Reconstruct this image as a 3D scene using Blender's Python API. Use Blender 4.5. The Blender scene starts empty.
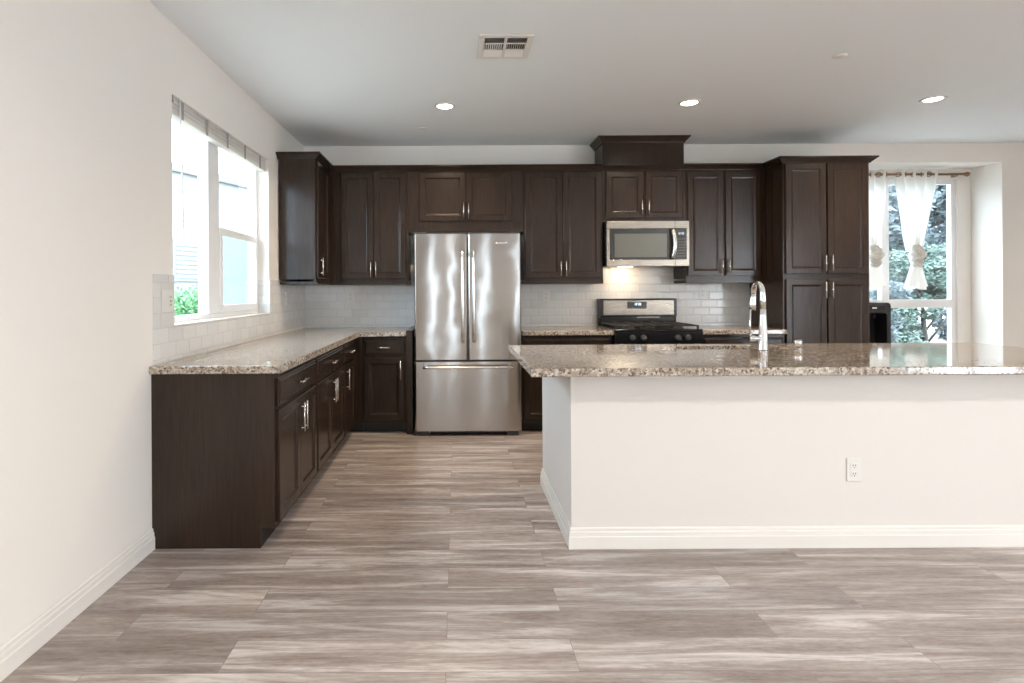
import bpy, bmesh, math, random
from mathutils import Vector, Matrix

# ------------------------------------------------------------------ camera, world, lights, exposure
S = bpy.context.scene
COL = S.collection
FPX = 570.0                      # focal length in pixels of the 1024 px wide frame
CAM_Z = 1.285
VX, VY = 456.0, 290.0            # vanishing point of the depth direction
cam_d = bpy.data.cameras.new('camera')
cam = bpy.data.objects.new('camera', cam_d)
COL.objects.link(cam)
cam.location = (0, 0, CAM_Z)
cam.rotation_euler = (Matrix.Rotation(math.pi / 2, 3, 'X') @ Matrix.Rotation(math.radians(-0.32), 3, 'Z')).to_euler()   # the photo is very slightly tilted
cam_d.sensor_width = 36
cam_d.lens = 36 * FPX / 1024
cam_d.shift_x = (512 - VX) / 1024
cam_d.shift_y = -(341.5 - VY) / 1024
cam_d.clip_start = 0.02
S.camera = cam
S.view_settings.view_transform = 'Standard'
S.view_settings.look = 'None'
S.view_settings.gamma = 1.0
S.view_settings.use_curve_mapping = False
S.view_settings.exposure = 0.08

# room extents
XL, XR = -1.525, 6.6
YB, YR = 5.74, -3.6
ZC = 2.738
NX0, NX1, NY, NZ = 3.85, 5.506, 6.09, 2.546       # window niche in the back wall
WY0, WY1, WZ0, WZ1 = 3.07, 4.65, 1.095, 2.352      # window in the left wall

w = bpy.data.worlds.new('sky'); S.world = w
w.use_nodes = True
nt = w.node_tree
nt.nodes.clear()
bg = nt.nodes.new('ShaderNodeBackground')
wo = nt.nodes.new('ShaderNodeOutputWorld')
nt.links.new(bg.outputs[0], wo.inputs[0])
bg.inputs[0].default_value = (0.70, 0.86, 1.0, 1)
bg.inputs[1].default_value = 12.0


def area(name, loc, rot, sx, sy, power, color, portal=False):
    d = bpy.data.lights.new(name, 'AREA')
    d.shape = 'RECTANGLE'; d.size = sx; d.size_y = sy
    d.energy = power; d.color = color
    if portal:
        d.cycles.is_portal = True
    o = bpy.data.objects.new(name, d); COL.objects.link(o)
    o.location = loc; o.rotation_euler = rot
    return o


R90 = math.pi / 2
# unseen daylight lamps behind the camera, added to light the room
area('added_patio_light', (XR + 0.13, -2.4, 1.2), (0, R90, 0), 2.2, 2.0, 145, (0.97, 0.98, 1.0))
SLITS = [-0.55, -0.11, 0.66, 1.50]       # unseen rear slits, added for streaks mirrored in the refrigerator doors
for sx_ in SLITS:
    area('added_slit_light', (sx_, YR - 0.12, 1.22), (R90, 0, 0), 0.05, 2.2, 0.4, (1.0, 0.95, 0.90))
area('left_window_sky', (XL - 0.12, (WY0 + WY1) / 2, (WZ0 + WZ1) / 2), (0, -R90, 0), WZ1 - WZ0, WY1 - WY0, 1, (1, 1, 1), True)
area('niche_window_sky', ((NX0 + 5.27) / 2, NY + 0.1, 1.45), (-R90, 0, 0), 5.27 - NX0, 2.0, 1, (1, 1, 1), True)


# ------------------------------------------------------------------ materials
def new_mat(name):
    m = bpy.data.materials.new(name); m.use_nodes = True
    n = m.node_tree
    return m, n, n.nodes['Principled BSDF'], n.nodes, n.links


def simple(name, col, rough=0.5, metal=0.0, spec=0.5, bump=None, coat=0.0):
    m, n, b, N, L = new_mat(name)
    b.inputs['Base Color'].default_value = (*col, 1)
    b.inputs['Roughness'].default_value = rough
    b.inputs['Metallic'].default_value = metal
    b.inputs['Specular IOR Level'].default_value = spec
    b.inputs['Coat Weight'].default_value = coat
    if bump:
        tc = N.new('ShaderNodeTexCoord'); t = N.new('ShaderNodeTexNoise')
        t.inputs['Scale'].default_value = bump[0]; t.inputs['Detail'].default_value = 3
        bp = N.new('ShaderNodeBump'); bp.inputs['Strength'].default_value = bump[1]
        bp.inputs['Distance'].default_value = bump[2]
        L.new(tc.outputs['Object'], t.inputs['Vector']); L.new(t.outputs['Fac'], bp.inputs['Height'])
        L.new(bp.outputs['Normal'], b.inputs['Normal'])
    return m


def mapping(N, L, scale=(1, 1, 1), loc=(0, 0, 0), rot=(0, 0, 0)):
    tc = N.new('ShaderNodeTexCoord'); mp = N.new('ShaderNodeMapping')
    mp.inputs['Scale'].default_value = scale; mp.inputs['Location'].default_value = loc
    mp.inputs['Rotation'].default_value = rot
    L.new(tc.outputs['Object'], mp.inputs['Vector'])
    return mp.outputs['Vector']


def noise(N, L, vec, scale, detail=4, rough=0.55, dist=0.0):
    t = N.new('ShaderNodeTexNoise')
    t.inputs['Scale'].default_value = scale; t.inputs['Detail'].default_value = detail
    t.inputs['Roughness'].default_value = rough; t.inputs['Distortion'].default_value = dist
    L.new(vec, t.inputs['Vector'])
    return t.outputs['Fac']


def ramp(N, L, fac, stops):
    r = N.new('ShaderNodeValToRGB')
    e = r.color_ramp.elements
    while len(e) < len(stops):
        e.new(0.5)
    for i, (p, c) in enumerate(stops):
        e[i].position = p; e[i].color = (*c, 1)
    L.new(fac, r.inputs['Fac'])
    return r.outputs['Color']


def mix(N, L, fac, a, b, mode='MIX'):
    x = N.new('ShaderNodeMix'); x.data_type = 'RGBA'; x.blend_type = mode
    for sock, v in ((x.inputs[0], fac), (x.inputs[6], a), (x.inputs[7], b)):
        if isinstance(v, (int, float)):
            sock.default_value = v
        elif isinstance(v, tuple):
            sock.default_value = (*v, 1)
        else:
            L.new(v, sock)
    return x.outputs[2]


def math_n(N, L, op, a, b=0.0):
    x = N.new('ShaderNodeMath'); x.operation = op
    for i, v in enumerate((a, b)):
        if isinstance(v, (int, float)):
            x.inputs[i].default_value = v
        else:
            L.new(v, x.inputs[i])
    return x.outputs[0]


def wood_mat(name, dark, light, rough):
    m, n, b, N, L = new_mat(name)
    v = mapping(N, L, (26, 26, 1.1))
    f = noise(N, L, v, 4.0, 5, 0.6, 0.3)
    v2 = mapping(N, L, (2.2, 2.2, 0.7))
    g = noise(N, L, v2, 2.0, 2)
    c = ramp(N, L, f, [(0.3, dark), (0.7, light)])
    c = mix(N, L, 0.35, c, ramp(N, L, g, [(0.3, dark), (0.7, light)]))
    L.new(c, b.inputs['Base Color'])
    b.inputs['Roughness'].default_value = rough
    b.inputs['Specular IOR Level'].default_value = 0.32
    bp = N.new('ShaderNodeBump'); bp.inputs['Strength'].default_value = 0.05; bp.inputs['Distance'].default_value = 0.001
    L.new(f, bp.inputs['Height']); L.new(bp.outputs['Normal'], b.inputs['Normal'])
    return m


def granite_mat():
    m, n, b, N, L = new_mat('granite')
    v = mapping(N, L)
    big = noise(N, L, v, 9, 4, 0.6, 0.5)
    mid = noise(N, L, v, 46, 5, 0.65, 1.0)
    fine = noise(N, L, v, 95, 4, 0.6, 0.4)
    c = ramp(N, L, mid, [(0.36, (0.16, 0.105, 0.07)), (0.45, (0.33, 0.255, 0.19)), (0.53, (0.47, 0.395, 0.31)), (0.64, (0.56, 0.50, 0.42))])
    c = mix(N, L, ramp(N, L, big, [(0.4, (0, 0, 0)), (0.62, (0.55, 0.55, 0.55))]), c, (0.36, 0.305, 0.26))
    vo = N.new('ShaderNodeTexVoronoi'); vo.inputs['Scale'].default_value = 95; L.new(v, vo.inputs['Vector'])
    sp = N.new('ShaderNodeSeparateColor'); L.new(vo.outputs['Color'], sp.inputs['Color'])
    c = mix(N, L, ramp(N, L, sp.outputs[0], [(0.80, (0, 0, 0)), (0.84, (0.85, 0.85, 0.85))]), c, (0.12, 0.075, 0.055))
    c = mix(N, L, ramp(N, L, sp.outputs[1], [(0.80, (0, 0, 0)), (0.86, (0.8, 0.8, 0.8))]), c, (0.62, 0.57, 0.50))
    c = mix(N, L, ramp(N, L, fine, [(0.36, (0.8, 0.8, 0.8)), (0.42, (0, 0, 0))]), c, (0.05, 0.04, 0.038))
    L.new(c, b.inputs['Base Color'])
    b.inputs['Roughness'].default_value = 0.07
    b.inputs['Specular IOR Level'].default_value = 0.6
    return m


def tile_mat(name, axis):
    """white bevelled subway tile in running bond; axis: which world axis runs along the wall"""
    m, n, b, N, L = new_mat(name)
    tc = N.new('ShaderNodeTexCoord'); sx = N.new('ShaderNodeSeparateXYZ'); cb = N.new('ShaderNodeCombineXYZ')
    L.new(tc.outputs['Object'], sx.inputs[0])
    L.new(math_n(N, L, 'ADD', sx.outputs[axis], 20.0), cb.inputs[0])
    L.new(math_n(N, L, 'ADD', sx.outputs['Z'], 9.965 - 0.915 - 0.113), cb.inputs[1])
    def brick(mort, smooth):
        t = N.new('ShaderNodeTexBrick')
        t.offset = 0.5; t.squash = 1.0
        t.inputs['Scale'].default_value = 1
        t.inputs['Brick Width'].default_value = 0.156; t.inputs['Row Height'].default_value = 0.079
        t.inputs['Mortar Size'].default_value = mort; t.inputs['Mortar Smooth'].default_value = smooth
        t.inputs['Color1'].default_value = (0.80, 0.79, 0.77, 1); t.inputs['Color2'].default_value = (0.74, 0.73, 0.71, 1)
        t.inputs['Mortar'].default_value = (0.66, 0.64, 0.61, 1)
        L.new(cb.outputs[0], t.inputs['Vector'])
        return t
    t = brick(0.0018, 0.1)
    L.new(t.outputs['Color'], b.inputs['Base Color'])
    t2 = brick(0.011, 1.0)
    bp = N.new('ShaderNodeBump'); bp.invert = True
    bp.inputs['Strength'].default_value = 0.45; bp.inputs['Distance'].default_value = 0.003
    L.new(t2.outputs['Fac'], bp.inputs['Height']); L.new(bp.outputs['Normal'], b.inputs['Normal'])
    b.inputs['Roughness'].default_value = 0.14
    return m


def floor_mat():
    m, n, b, N, L = new_mat('vinyl_plank')
    v = mapping(N, L, (1, 1, 1), (20.33, 18.0 - 2.817, 0))
    t = N.new('ShaderNodeTexBrick'); t.offset = 0.37; t.offset_frequency = 2
    t.inputs['Scale'].default_value = 1; t.inputs['Brick Width'].default_value = 1.22
    t.inputs['Row Height'].default_value = 0.18; t.inputs['Mortar Size'].default_value = 0.0012
    t.inputs['Mortar Smooth'].default_value = 0.2
    t.inputs['Color1'].default_value = (0, 0, 0, 1); t.inputs['Color2'].default_value = (1, 1, 1, 1)
    t.inputs['Mortar'].default_value = (0.5, 0.5, 0.5, 1)
    L.new(v, t.inputs['Vector'])
    rnd = t.outputs['Color']
    off = N.new('ShaderNodeVectorMath'); off.operation = 'SCALE'; off.inputs['Scale'].default_value = 37.0
    L.new(rnd, off.inputs[0])
    ad = N.new('ShaderNodeVectorMath'); ad.operation = 'ADD'
    L.new(v, ad.inputs[0]); L.new(off.outputs[0], ad.inputs[1])
    def stretch(sx, sy):
        q = N.new('ShaderNodeVectorMath'); q.operation = 'MULTIPLY'; q.inputs[1].default_value = (sx, sy, 1)
        L.new(ad.outputs[0], q.inputs[0]); return q.outputs[0]
    a = noise(N, L, stretch(0.75, 8.5), 1.5, 7, 0.68, 0.5)
    f = noise(N, L, stretch(3.0, 70.0), 1.5, 4, 0.7, 0.3)
    p = noise(N, L, stretch(14.0, 55.0), 1.6, 5, 0.7, 0.0)
    c = ramp(N, L, a, [(0.33, (0.145, 0.101, 0.080)), (0.44, (0.275, 0.213, 0.183)), (0.53, (0.42, 0.360, 0.328)), (0.63, (0.79, 0.745, 0.715))])
    c = mix(N, L, 0.30, c, ramp(N, L, f, [(0.3, (0.15, 0.11, 0.09)), (0.7, (0.45, 0.40, 0.37))]))
    c = mix(N, L, 0.22, c, ramp(N, L, p, [(0.35, (0.12, 0.09, 0.075)), (0.65, (0.50, 0.45, 0.42))]))
    tint = ramp(N, L, rnd, [(0.0, (0.86, 0.855, 0.86)), (0.5, (1.0, 0.99, 0.985)), (1.0, (1.14, 1.13, 1.125))])
    c = mix(N, L, 1.0, c, tint, 'MULTIPLY')
    c = mix(N, L, math_n(N, L, 'MULTIPLY', t.outputs['Fac'], 0.55), c, (0.10, 0.08, 0.07))
    L.new(c, b.inputs['Base Color'])
    r = N.new('ShaderNodeMapRange'); r.inputs[1].default_value = 0.3; r.inputs[2].default_value = 0.7
    r.inputs[3].default_value = 0.30; r.inputs[4].default_value = 0.42
    L.new(f, r.inputs[0]); L.new(r.outputs[0], b.inputs['Roughness'])
    bp = N.new('ShaderNodeBump'); bp.inputs['Strength'].default_value = 0.12; bp.inputs['Distance'].default_value = 0.002
    L.new(f, bp.inputs['Height']); L.new(bp.outputs['Normal'], b.inputs['Normal'])
    return m


def steel_mat(name, col, rough, wave=0.0, horiz=False):
    m, n, b, N, L = new_mat(name)
    b.inputs['Base Color'].default_value = (*col, 1)
    b.inputs['Metallic'].default_value = 1.0
    v = mapping(N, L, (4, 4, 260) if horiz else (260, 260, 4))
    f = noise(N, L, v, 1.0, 3)
    r = N.new('ShaderNodeMapRange'); r.inputs[3].default_value = rough * 0.85; r.inputs[4].default_value = rough * 1.2
    L.new(f, r.inputs[0]); L.new(r.outputs[0], b.inputs['Roughness'])
    if wave:
        # brushed grain runs across the door, so reflections smear up and down; the sheet itself is very slightly wavy
        b.inputs['Anisotropic'].default_value = 1.0
        b.inputs['Anisotropic Rotation'].default_value = 0.25
        tg = N.new('ShaderNodeTangent'); tg.direction_type = 'RADIAL'; tg.axis = 'Z'
        L.new(tg.outputs[0], b.inputs['Tangent'])
        g = noise(N, L, mapping(N, L, (3.2, 0.4, 4.5)), 1.0, 1, 0.4)
        bp = N.new('ShaderNodeBump'); bp.inputs['Strength'].default_value = 1.0; bp.inputs['Distance'].default_value = wave
        L.new(g, bp.inputs['Height']); L.new(bp.outputs['Normal'], b.inputs['Normal'])
    return m


def pane_mat(name, tint=(1, 1, 1)):
    m = bpy.data.materials.new(name); m.use_nodes = True
    N, L = m.node_tree.nodes, m.node_tree.links
    N.clear()
    out = N.new('ShaderNodeOutputMaterial'); mx = N.new('ShaderNodeMixShader')
    tr = N.new('ShaderNodeBsdfTransparent'); tr.inputs[0].default_value = (*tint, 1)
    gl = N.new('ShaderNodeBsdfGlossy'); gl.inputs['Roughness'].default_value = 0.0
    fr = N.new('ShaderNodeLayerWeight'); fr.inputs[0].default_value = 0.5
    k = math_n(N, L, 'ADD', math_n(N, L, 'MULTIPLY', math_n(N, L, 'POWER', fr.outputs['Facing'], 5.0), 0.9), 0.03)
    L.new(k, mx.inputs[0]); L.new(tr.outputs[0], mx.inputs[1]); L.new(gl.outputs[0], mx.inputs[2])
    L.new(mx.outputs[0], out.inputs[0])
    return m


def emit_mat(name, col, strength):
    m, n, b, N, L = new_mat(name)
    b.inputs['Base Color'].default_value = (0.02, 0.02, 0.02, 1)
    b.inputs['Emission Color'].default_value = (*col, 1)
    b.inputs['Emission Strength'].default_value = strength
    return m


def sheer_mat(name='sheer_cloth', col=(0.88, 0.86, 0.82), tl=0.33, clear=0.07):
    m = bpy.data.materials.new(name); m.use_nodes = True
    N, L = m.node_tree.nodes, m.node_tree.links
    N.clear()
    out = N.new('ShaderNodeOutputMaterial')
    d = N.new('ShaderNodeBsdfDiffuse'); d.inputs[0].default_value = (*col, 1)
    t = N.new('ShaderNodeBsdfTranslucent'); t.inputs[0].default_value = (*[q * 0.95 for q in col], 1)
    tp = N.new('ShaderNodeBsdfTransparent')
    m1 = N.new('ShaderNodeMixShader'); m1.inputs[0].default_value = tl
    m2 = N.new('ShaderNodeMixShader'); m2.inputs[0].default_value = clear
    L.new(d.outputs[0], m1.inputs[1]); L.new(t.outputs[0], m1.inputs[2])
    L.new(m1.outputs[0], m2.inputs[1]); L.new(tp.outputs[0], m2.inputs[2]); L.new(m2.outputs[0], out.inputs[0])
    return m


def leaf_mat(name, a, b_):
    m, n, b, N, L = new_mat(name)
    v = mapping(N, L)
    f = noise(N, L, v, 3.0, 3)
    L.new(ramp(N, L, f, [(0.3, a), (0.7, b_)]), b.inputs['Base Color'])
    b.inputs['Roughness'].default_value = 0.6
    return m


M = dict(
    wall=simple('wall_paint', (0.87, 0.825, 0.77), 0.65, bump=(220, 0.06, 0.002)),
    island=simple('island_paint', (0.76, 0.715, 0.665), 0.6, bump=(220, 0.06, 0.002)),
    ceil=simple('ceiling_paint', (0.86, 0.885, 0.895), 0.8, bump=(200, 0.05, 0.002)),
    trim=simple('trim_paint', (0.81, 0.775, 0.725), 0.35),
    vinyl=simple('window_vinyl', (0.88, 0.88, 0.88), 0.3),
    wood=wood_mat('espresso_wood', (0.0175, 0.0105, 0.007), (0.044, 0.027, 0.018), 0.23),
    kick=simple('toe_kick', (0.014, 0.010, 0.008), 0.5),
    nickel=simple('brushed_nickel', (0.72, 0.70, 0.67), 0.22, 1.0),
    chrome=simple('chrome', (0.86, 0.86, 0.87), 0.06, 1.0),
    granite=granite_mat(),
    tile_x=tile_mat('subway_tile_back', 'X'), tile_y=tile_mat('subway_tile_side', 'Y'),
    floor=floor_mat(),
    steel=steel_mat('stainless_steel', (0.45, 0.425, 0.40), 0.14, 0.0024),
    steel_h=steel_mat('stainless_trim', (0.31, 0.272, 0.23), 0.26, 0, True),
    black=simple('black_enamel', (0.008, 0.008, 0.009), 0.18),
    grey_plastic=simple('dark_grey_metal', (0.05, 0.05, 0.052), 0.45),
    iron=simple('cast_iron', (0.018, 0.016, 0.015), 0.55),
    blackplastic=simple('black_plastic', (0.012, 0.013, 0.015), 0.35),
    darkglass=simple('dark_glass', (0.018, 0.018, 0.016), 0.04, 0, 0.45, coat=0.1),
    mesh_glass=simple('microwave_window', (0.10, 0.10, 0.085), 0.10, 0, 0.5, coat=0.3),
    outlet=simple('white_plastic', (0.78, 0.75, 0.71), 0.3),
    slot=simple('outlet_slot', (0.03, 0.03, 0.03), 0.6),
    bronze=simple('bronze', (0.33, 0.21, 0.13), 0.35, 0.85),
    sheer=sheer_mat(),
    pane=pane_mat('window_pane'), screen=pane_mat('screened_pane', (0.80, 0.85, 0.87)),
    blind=sheer_mat('blind_slat', (0.92, 0.89, 0.85), 0.35, 0.0),
    tape=simple('blind_tape', (0.42, 0.39, 0.36), 0.8),
    lamp=emit_mat('lamp_lens', (1.0, 0.93, 0.82), 14.0),
    clock=emit_mat('clock_display', (0.55, 0.75, 1.0), 3.0),
    dimclock=emit_mat('microwave_display', (0.6, 0.75, 0.85), 1.2),
    stucco=simple('white_stucco', (0.27, 0.27, 0.265), 0.9),
    stucco_trim=simple('stucco_trim', (0.19, 0.19, 0.19), 0.9),
    bark=simple('bark', (0.035, 0.03, 0.025), 0.9),
    leaf_dark=leaf_mat('leaf_dark', (0.065, 0.085, 0.09), (0.115, 0.145, 0.15)),
    leaf_light=leaf_mat('leaf_light', (0.075, 0.115, 0.09), (0.135, 0.19, 0.155)),
    leaf_bush=leaf_mat('leaf_bush', (0.08, 0.22, 0.09), (0.22, 0.42, 0.20)),
    soil=simple('outdoor_ground', (0.35, 0.33, 0.29), 0.9),
)


# ------------------------------------------------------------------ mesh helpers
class MB:
    def __init__(self):
        self.bm = bmesh.new()

    def box(self, x0, x1, y0, y1, z0, z1, bev=0.0, seg=2, mi=0):
        r = bmesh.ops.create_cube(self.bm, size=1)
        vs = r['verts']
        for v in vs:
            v.co = Vector(((x0 + x1) / 2 + v.co.x * (x1 - x0), (y0 + y1) / 2 + v.co.y * (y1 - y0), (z0 + z1) / 2 + v.co.z * (z1 - z0)))
        fs = set(f for v in vs for f in v.link_faces)
        for f in fs:
            f.material_index = mi
        if bev > 0:
            es = list(set(e for v in vs for e in v.link_edges))
            rr = bmesh.ops.bevel(self.bm, geom=es, offset=bev, segments=seg, affect='EDGES', profile=0.5)
            for f in rr['faces']:
                f.material_index = mi
        return self

    def tube(self, pts, rad, seg=12, cap=True, closed=False, mi=0, squash=None):
        pts = [Vector(p) for p in pts]
        n = len(pts)
        rads = rad if isinstance(rad, (list, tuple)) else [rad] * n
        rings = []
        t0 = (pts[1] - pts[0]).normalized()
        up = Vector((0, 0, 1)) if abs(t0.z) < 0.9 else Vector((1, 0, 0))
        nrm = t0.cross(up).normalized()
        for i, p in enumerate(pts):
            if closed:
                t = (pts[(i + 1) % n] - pts[i - 1]).normalized()
            else:
                t = (pts[min(i + 1, n - 1)] - pts[max(i - 1, 0)]).normalized()
            nrm = (nrm - t * nrm.dot(t)).normalized()
            bn = t.cross(nrm)
            rings.append([self.bm.verts.new(p + (nrm * math.cos(a) + bn * math.sin(a)) * rads[i])
                          for a in [2 * math.pi * k / seg for k in range(seg)]])
        m = n if closed else n - 1
        for i in range(m):
            A, B = rings[i], rings[(i + 1) % n]
            for k in range(seg):
                f = self.bm.faces.new((A[k], A[(k + 1) % seg], B[(k + 1) % seg], B[k]))
                f.material_index = mi; f.smooth = True
        if cap and not closed:
            for rg in (rings[0][::-1], rings[-1]):
                f = self.bm.faces.new(rg); f.material_index = mi
        return self

    def cyl(self, p0, p1, r, seg=16, mi=0, r1=None):
        return self.tube([p0, p1], [r, r if r1 is None else r1], seg, mi=mi)

    def lathe(self, prof, origin=(0, 0, 0), axis='Z', seg=32, mi=0):
        """prof: list of (radius, height) along the axis"""
        o = Vector(origin)
        def P(r, h, a):
            c, s = r * math.cos(a), r * math.sin(a)
            return o + {'Z': Vector((c, s, h)), 'Y': Vector((c, h, s)), 'X': Vector((h, c, s))}[axis]
        rings = []
        for r, h in prof:
            if r < 1e-6:
                rings.append([self.bm.verts.new(P(0, h, 0))])
            else:
                rings.append([self.bm.verts.new(P(r, h, 2 * math.pi * k / seg)) for k in range(seg)])
        for A, B in zip(rings, rings[1:]):
            for k in range(seg):
                k2 = (k + 1) % seg
                if len(A) == 1 and len(B) == 1:
                    continue
                if len(A) == 1:
                    f = self.bm.faces.new((A[0], B[k2], B[k]))
                elif len(B) == 1:
                    f = self.bm.faces.new((A[k], A[k2], B[0]))
                else:
                    f = self.bm.faces.new((A[k], A[k2], B[k2], B[k]))
                f.material_index = mi; f.smooth = True
        return self

    def panel_front(self, x0, x1, z0, z1, y, rings, mi=0):
        """nested rectangles facing -y: rings of (inset, forward); the last one is filled"""
        prev = None
        first = None
        for ins, fw in rings:
            q = [self.bm.verts.new((a, y - fw, c)) for a, c in
                 ((x0 + ins, z0 + ins), (x1 - ins, z0 + ins), (x1 - ins, z1 - ins), (x0 + ins, z1 - ins))]
            if prev:
                for k in range(4):
                    self.bm.faces.new((prev[k], prev[(k + 1) % 4], q[(k + 1) % 4], q[k])).material_index = mi
            else:
                first = q
            prev = q
        self.bm.faces.new(prev).material_index = mi
        self.bm.faces.new(first[::-1]).material_index = mi
        return self

    def prism(self, poly, z0, z1, bev=0.0, seg=2, mi=0):
        """extrude an xy polygon (counter-clockwise) from z0 to z1"""
        lo = [self.bm.verts.new((x, y, z0)) for x, y in poly]
        hi = [self.bm.verts.new((x, y, z1)) for x, y in poly]
        n = len(poly)
        fs = [self.bm.faces.new(lo[::-1]), self.bm.faces.new(hi)]
        for k in range(n):
            fs.append(self.bm.faces.new((lo[k], lo[(k + 1) % n], hi[(k + 1) % n], hi[k])))
        for f in fs:
            f.material_index = mi
        if bev:
            es = list(fs[0].edges) + list(fs[1].edges)
            bmesh.ops.bevel(self.bm, geom=es, offset=bev, segments=seg, affect='EDGES', profile=0.5)
        return self

    def sweep(self, path, prof, mi=0):
        """sweep a closed (outward, z) profile along an xy polyline; outward is to the right of travel; mitred"""
        path = [Vector((x, y)) for x, y in path]
        n = len(path)
        dirs = [(path[i + 1] - path[i]).normalized() for i in range(n - 1)]
        rgt = [Vector((d.y, -d.x)) for d in dirs]
        rings = []
        for i, p in enumerate(path):
            if i == 0:
                o = rgt[0]
            elif i == n - 1:
                o = rgt[-1]
            else:
                b = (rgt[i - 1] + rgt[i]).normalized()
                o = b / b.dot(rgt[i])
            rings.append([self.bm.verts.new((p.x + o.x * a, p.y + o.y * a, z)) for a, z in prof])
        k = len(prof)
        for A, B in zip(rings, rings[1:]):
            for j in range(k):
                self.bm.faces.new((A[j], A[(j + 1) % k], B[(j + 1) % k], B[j])).material_index = mi
        self.bm.faces.new(rings[0][::-1]).material_index = mi
        self.bm.faces.new(rings[-1]).material_index = mi
        return self

    def build(self, name, mats, parent=None, smooth=False, recalc=True):
        if recalc:
            bmesh.ops.recalc_face_normals(self.bm, faces=self.bm.faces[:])
        me = bpy.data.meshes.new(name)
        if smooth:
            for f in self.bm.faces:
                f.smooth = True
        self.bm.to_mesh(me); self.bm.free()
        for m in (mats if isinstance(mats, (list, tuple)) else [mats]):
            me.materials.append(m)
        o = bpy.data.objects.new(name, me); COL.objects.link(o)
        if parent is not None:
            o.parent = parent
        return o


def tag(o, label=None, cat=None, group=None, kind=None):
    if label: o['label'] = label
    if cat: o['category'] = cat
    if group: o['group'] = group
    if kind: o['kind'] = kind
    return o


def thing(name, label, cat, loc, rz=0.0, group=None):
    o = bpy.data.objects.new(name, None); COL.objects.link(o)
    o.empty_display_size = 0.1
    o.location = loc; o.rotation_euler = (0, 0, rz)
    return tag(o, label, cat, group)


def copy_thing(src, loc, label, rz=None):
    """a copy of a thing with copies of its parts and sub-parts"""
    c = src.copy(); COL.objects.link(c); c.location = loc; c['label'] = label
    if rz is not None: c.rotation_euler = (0, 0, rz)
    for ch in [o for o in COL.objects if o.parent == src]:
        d = ch.copy(); COL.objects.link(d); d.parent = c
        for g in [o for o in COL.objects if o.parent == ch]:
            e = g.copy(); COL.objects.link(e); e.parent = d
    return c


def structure(o, label=None):
    return tag(o, label, None, None, 'structure')


# ------------------------------------------------------------------ the room
T = 0.16
structure(MB().box(XL - 0.3, XR + 0.2, YR - 0.2, NY + 0.2, -0.12, 0.0).build('floor', M['floor']), 'grey brown wood look plank floor')
structure(MB().box(XL - 0.3, XR + 0.2, YR - 0.2, NY + 0.2, ZC, ZC + 0.12).build('ceiling', M['ceil']), 'smooth off white ceiling')
b = MB()
b.box(XL - T, XL, YR, WY0, 0, ZC); b.box(XL - T, XL, WY1, NY + 0.1, 0, ZC)
b.box(XL - T, XL, WY0, WY1, 0, WZ0); b.box(XL - T, XL, WY0, WY1, WZ1, ZC)
structure(b.build('wall_left', M['wall']), 'warm white wall with the window over the counter')
b = MB()
b.box(XL, NX0, YB, YB + 0.12, 0, ZC)
b.box(NX1, XR + T, YB, YB + 0.12, 0, ZC)
b.box(NX0, NX1, YB, NY, NZ, ZC)
WN0, WN1, NZ0, NZ1 = 3.95, 5.36, 0.42, 2.44
b.box(NX0 - 0.12, NX0, YB + 0.12, NY + 0.12, 0, ZC)
b.box(NX1, NX1 + 0.12, YB + 0.12, NY + 0.12, 0, ZC)
b.box(NX0, WN0, NY, NY + 0.12, 0, ZC); b.box(WN1, NX1, NY, NY + 0.12, 0, ZC)
b.box(WN0, WN1, NY, NY + 0.12, 0, NZ0); b.box(WN0, WN1, NY, NY + 0.12, NZ1, ZC)
structure(b.build('wall_back', M['wall']), 'warm white back wall with a deep window niche')
# right and rear walls, behind and beside the camera; patio door and slit windows are added
DY0, DY1 = -3.45, -1.35  # unseen patio opening, added to brighten the left wall
b = MB()
b.box(XR, XR + T, YR, DY0, 0, ZC); b.box(XR, XR + T, DY1, YB, 0, ZC); b.box(XR, XR + T, DY0, DY1, 2.35, ZC)
structure(b.build('wall_right', M['wall']), 'warm white wall with an added unseen patio door')
b = MB()
SW = 0.043
xs = [XL] + [v for x in SLITS for v in (x - SW, x + SW)] + [XR]
for i in range(0, len(xs), 2):
    b.box(xs[i], xs[i + 1], YR - T, YR, 0, ZC)
for x in SLITS:
    b.box(x - SW, x + SW, YR - T, YR, 2.35, ZC)
structure(b.build('wall_rear', M['wall']), 'warm white rear wall with added unseen slit windows')
f = MB(); g = MB()
for z in (0.0, 2.28):
    f.box(XR + 0.02, XR + 0.10, DY0, DY1, z + 0.001, z + 0.065)
for k in range(4):
    c = min(max(DY0 + (DY1 - DY0) * k / 3, DY0 + 0.035), DY1 - 0.035)
    f.box(XR + 0.02, XR + 0.10, c - 0.034, c + 0.034, 0.066, 2.28)
    if k < 3:
        g.box(XR + 0.055, XR + 0.060, DY0 + (DY1 - DY0) * k / 3 + 0.036, DY0 + (DY1 - DY0) * (k + 1) / 3 - 0.036, 0.066, 2.28)
o = structure(f.build('added_door_1', M['vinyl'])); g.build('pane', M['pane'], o)
for n_, x in enumerate(SLITS):  # added frames and panes for the unseen rear slits
    f = MB()
    for z in (0.001, 2.31):
        f.box(x - SW + 0.001, x + SW - 0.001, YR - 0.1, YR - 0.02, z, z + 0.038)
    for q in (-SW + 0.001, SW - 0.016):
        f.box(x + q, x + q + 0.015, YR - 0.1, YR - 0.02, 0.039, 2.31)
    o = structure(f.build('window_%d' % (n_ + 3), M['vinyl']))
    MB().box(x - SW + 0.0165, x + SW - 0.0165, YR - 0.065, YR - 0.06, 0.04, 2.309).build('pane', M['pane'], o)

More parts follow.
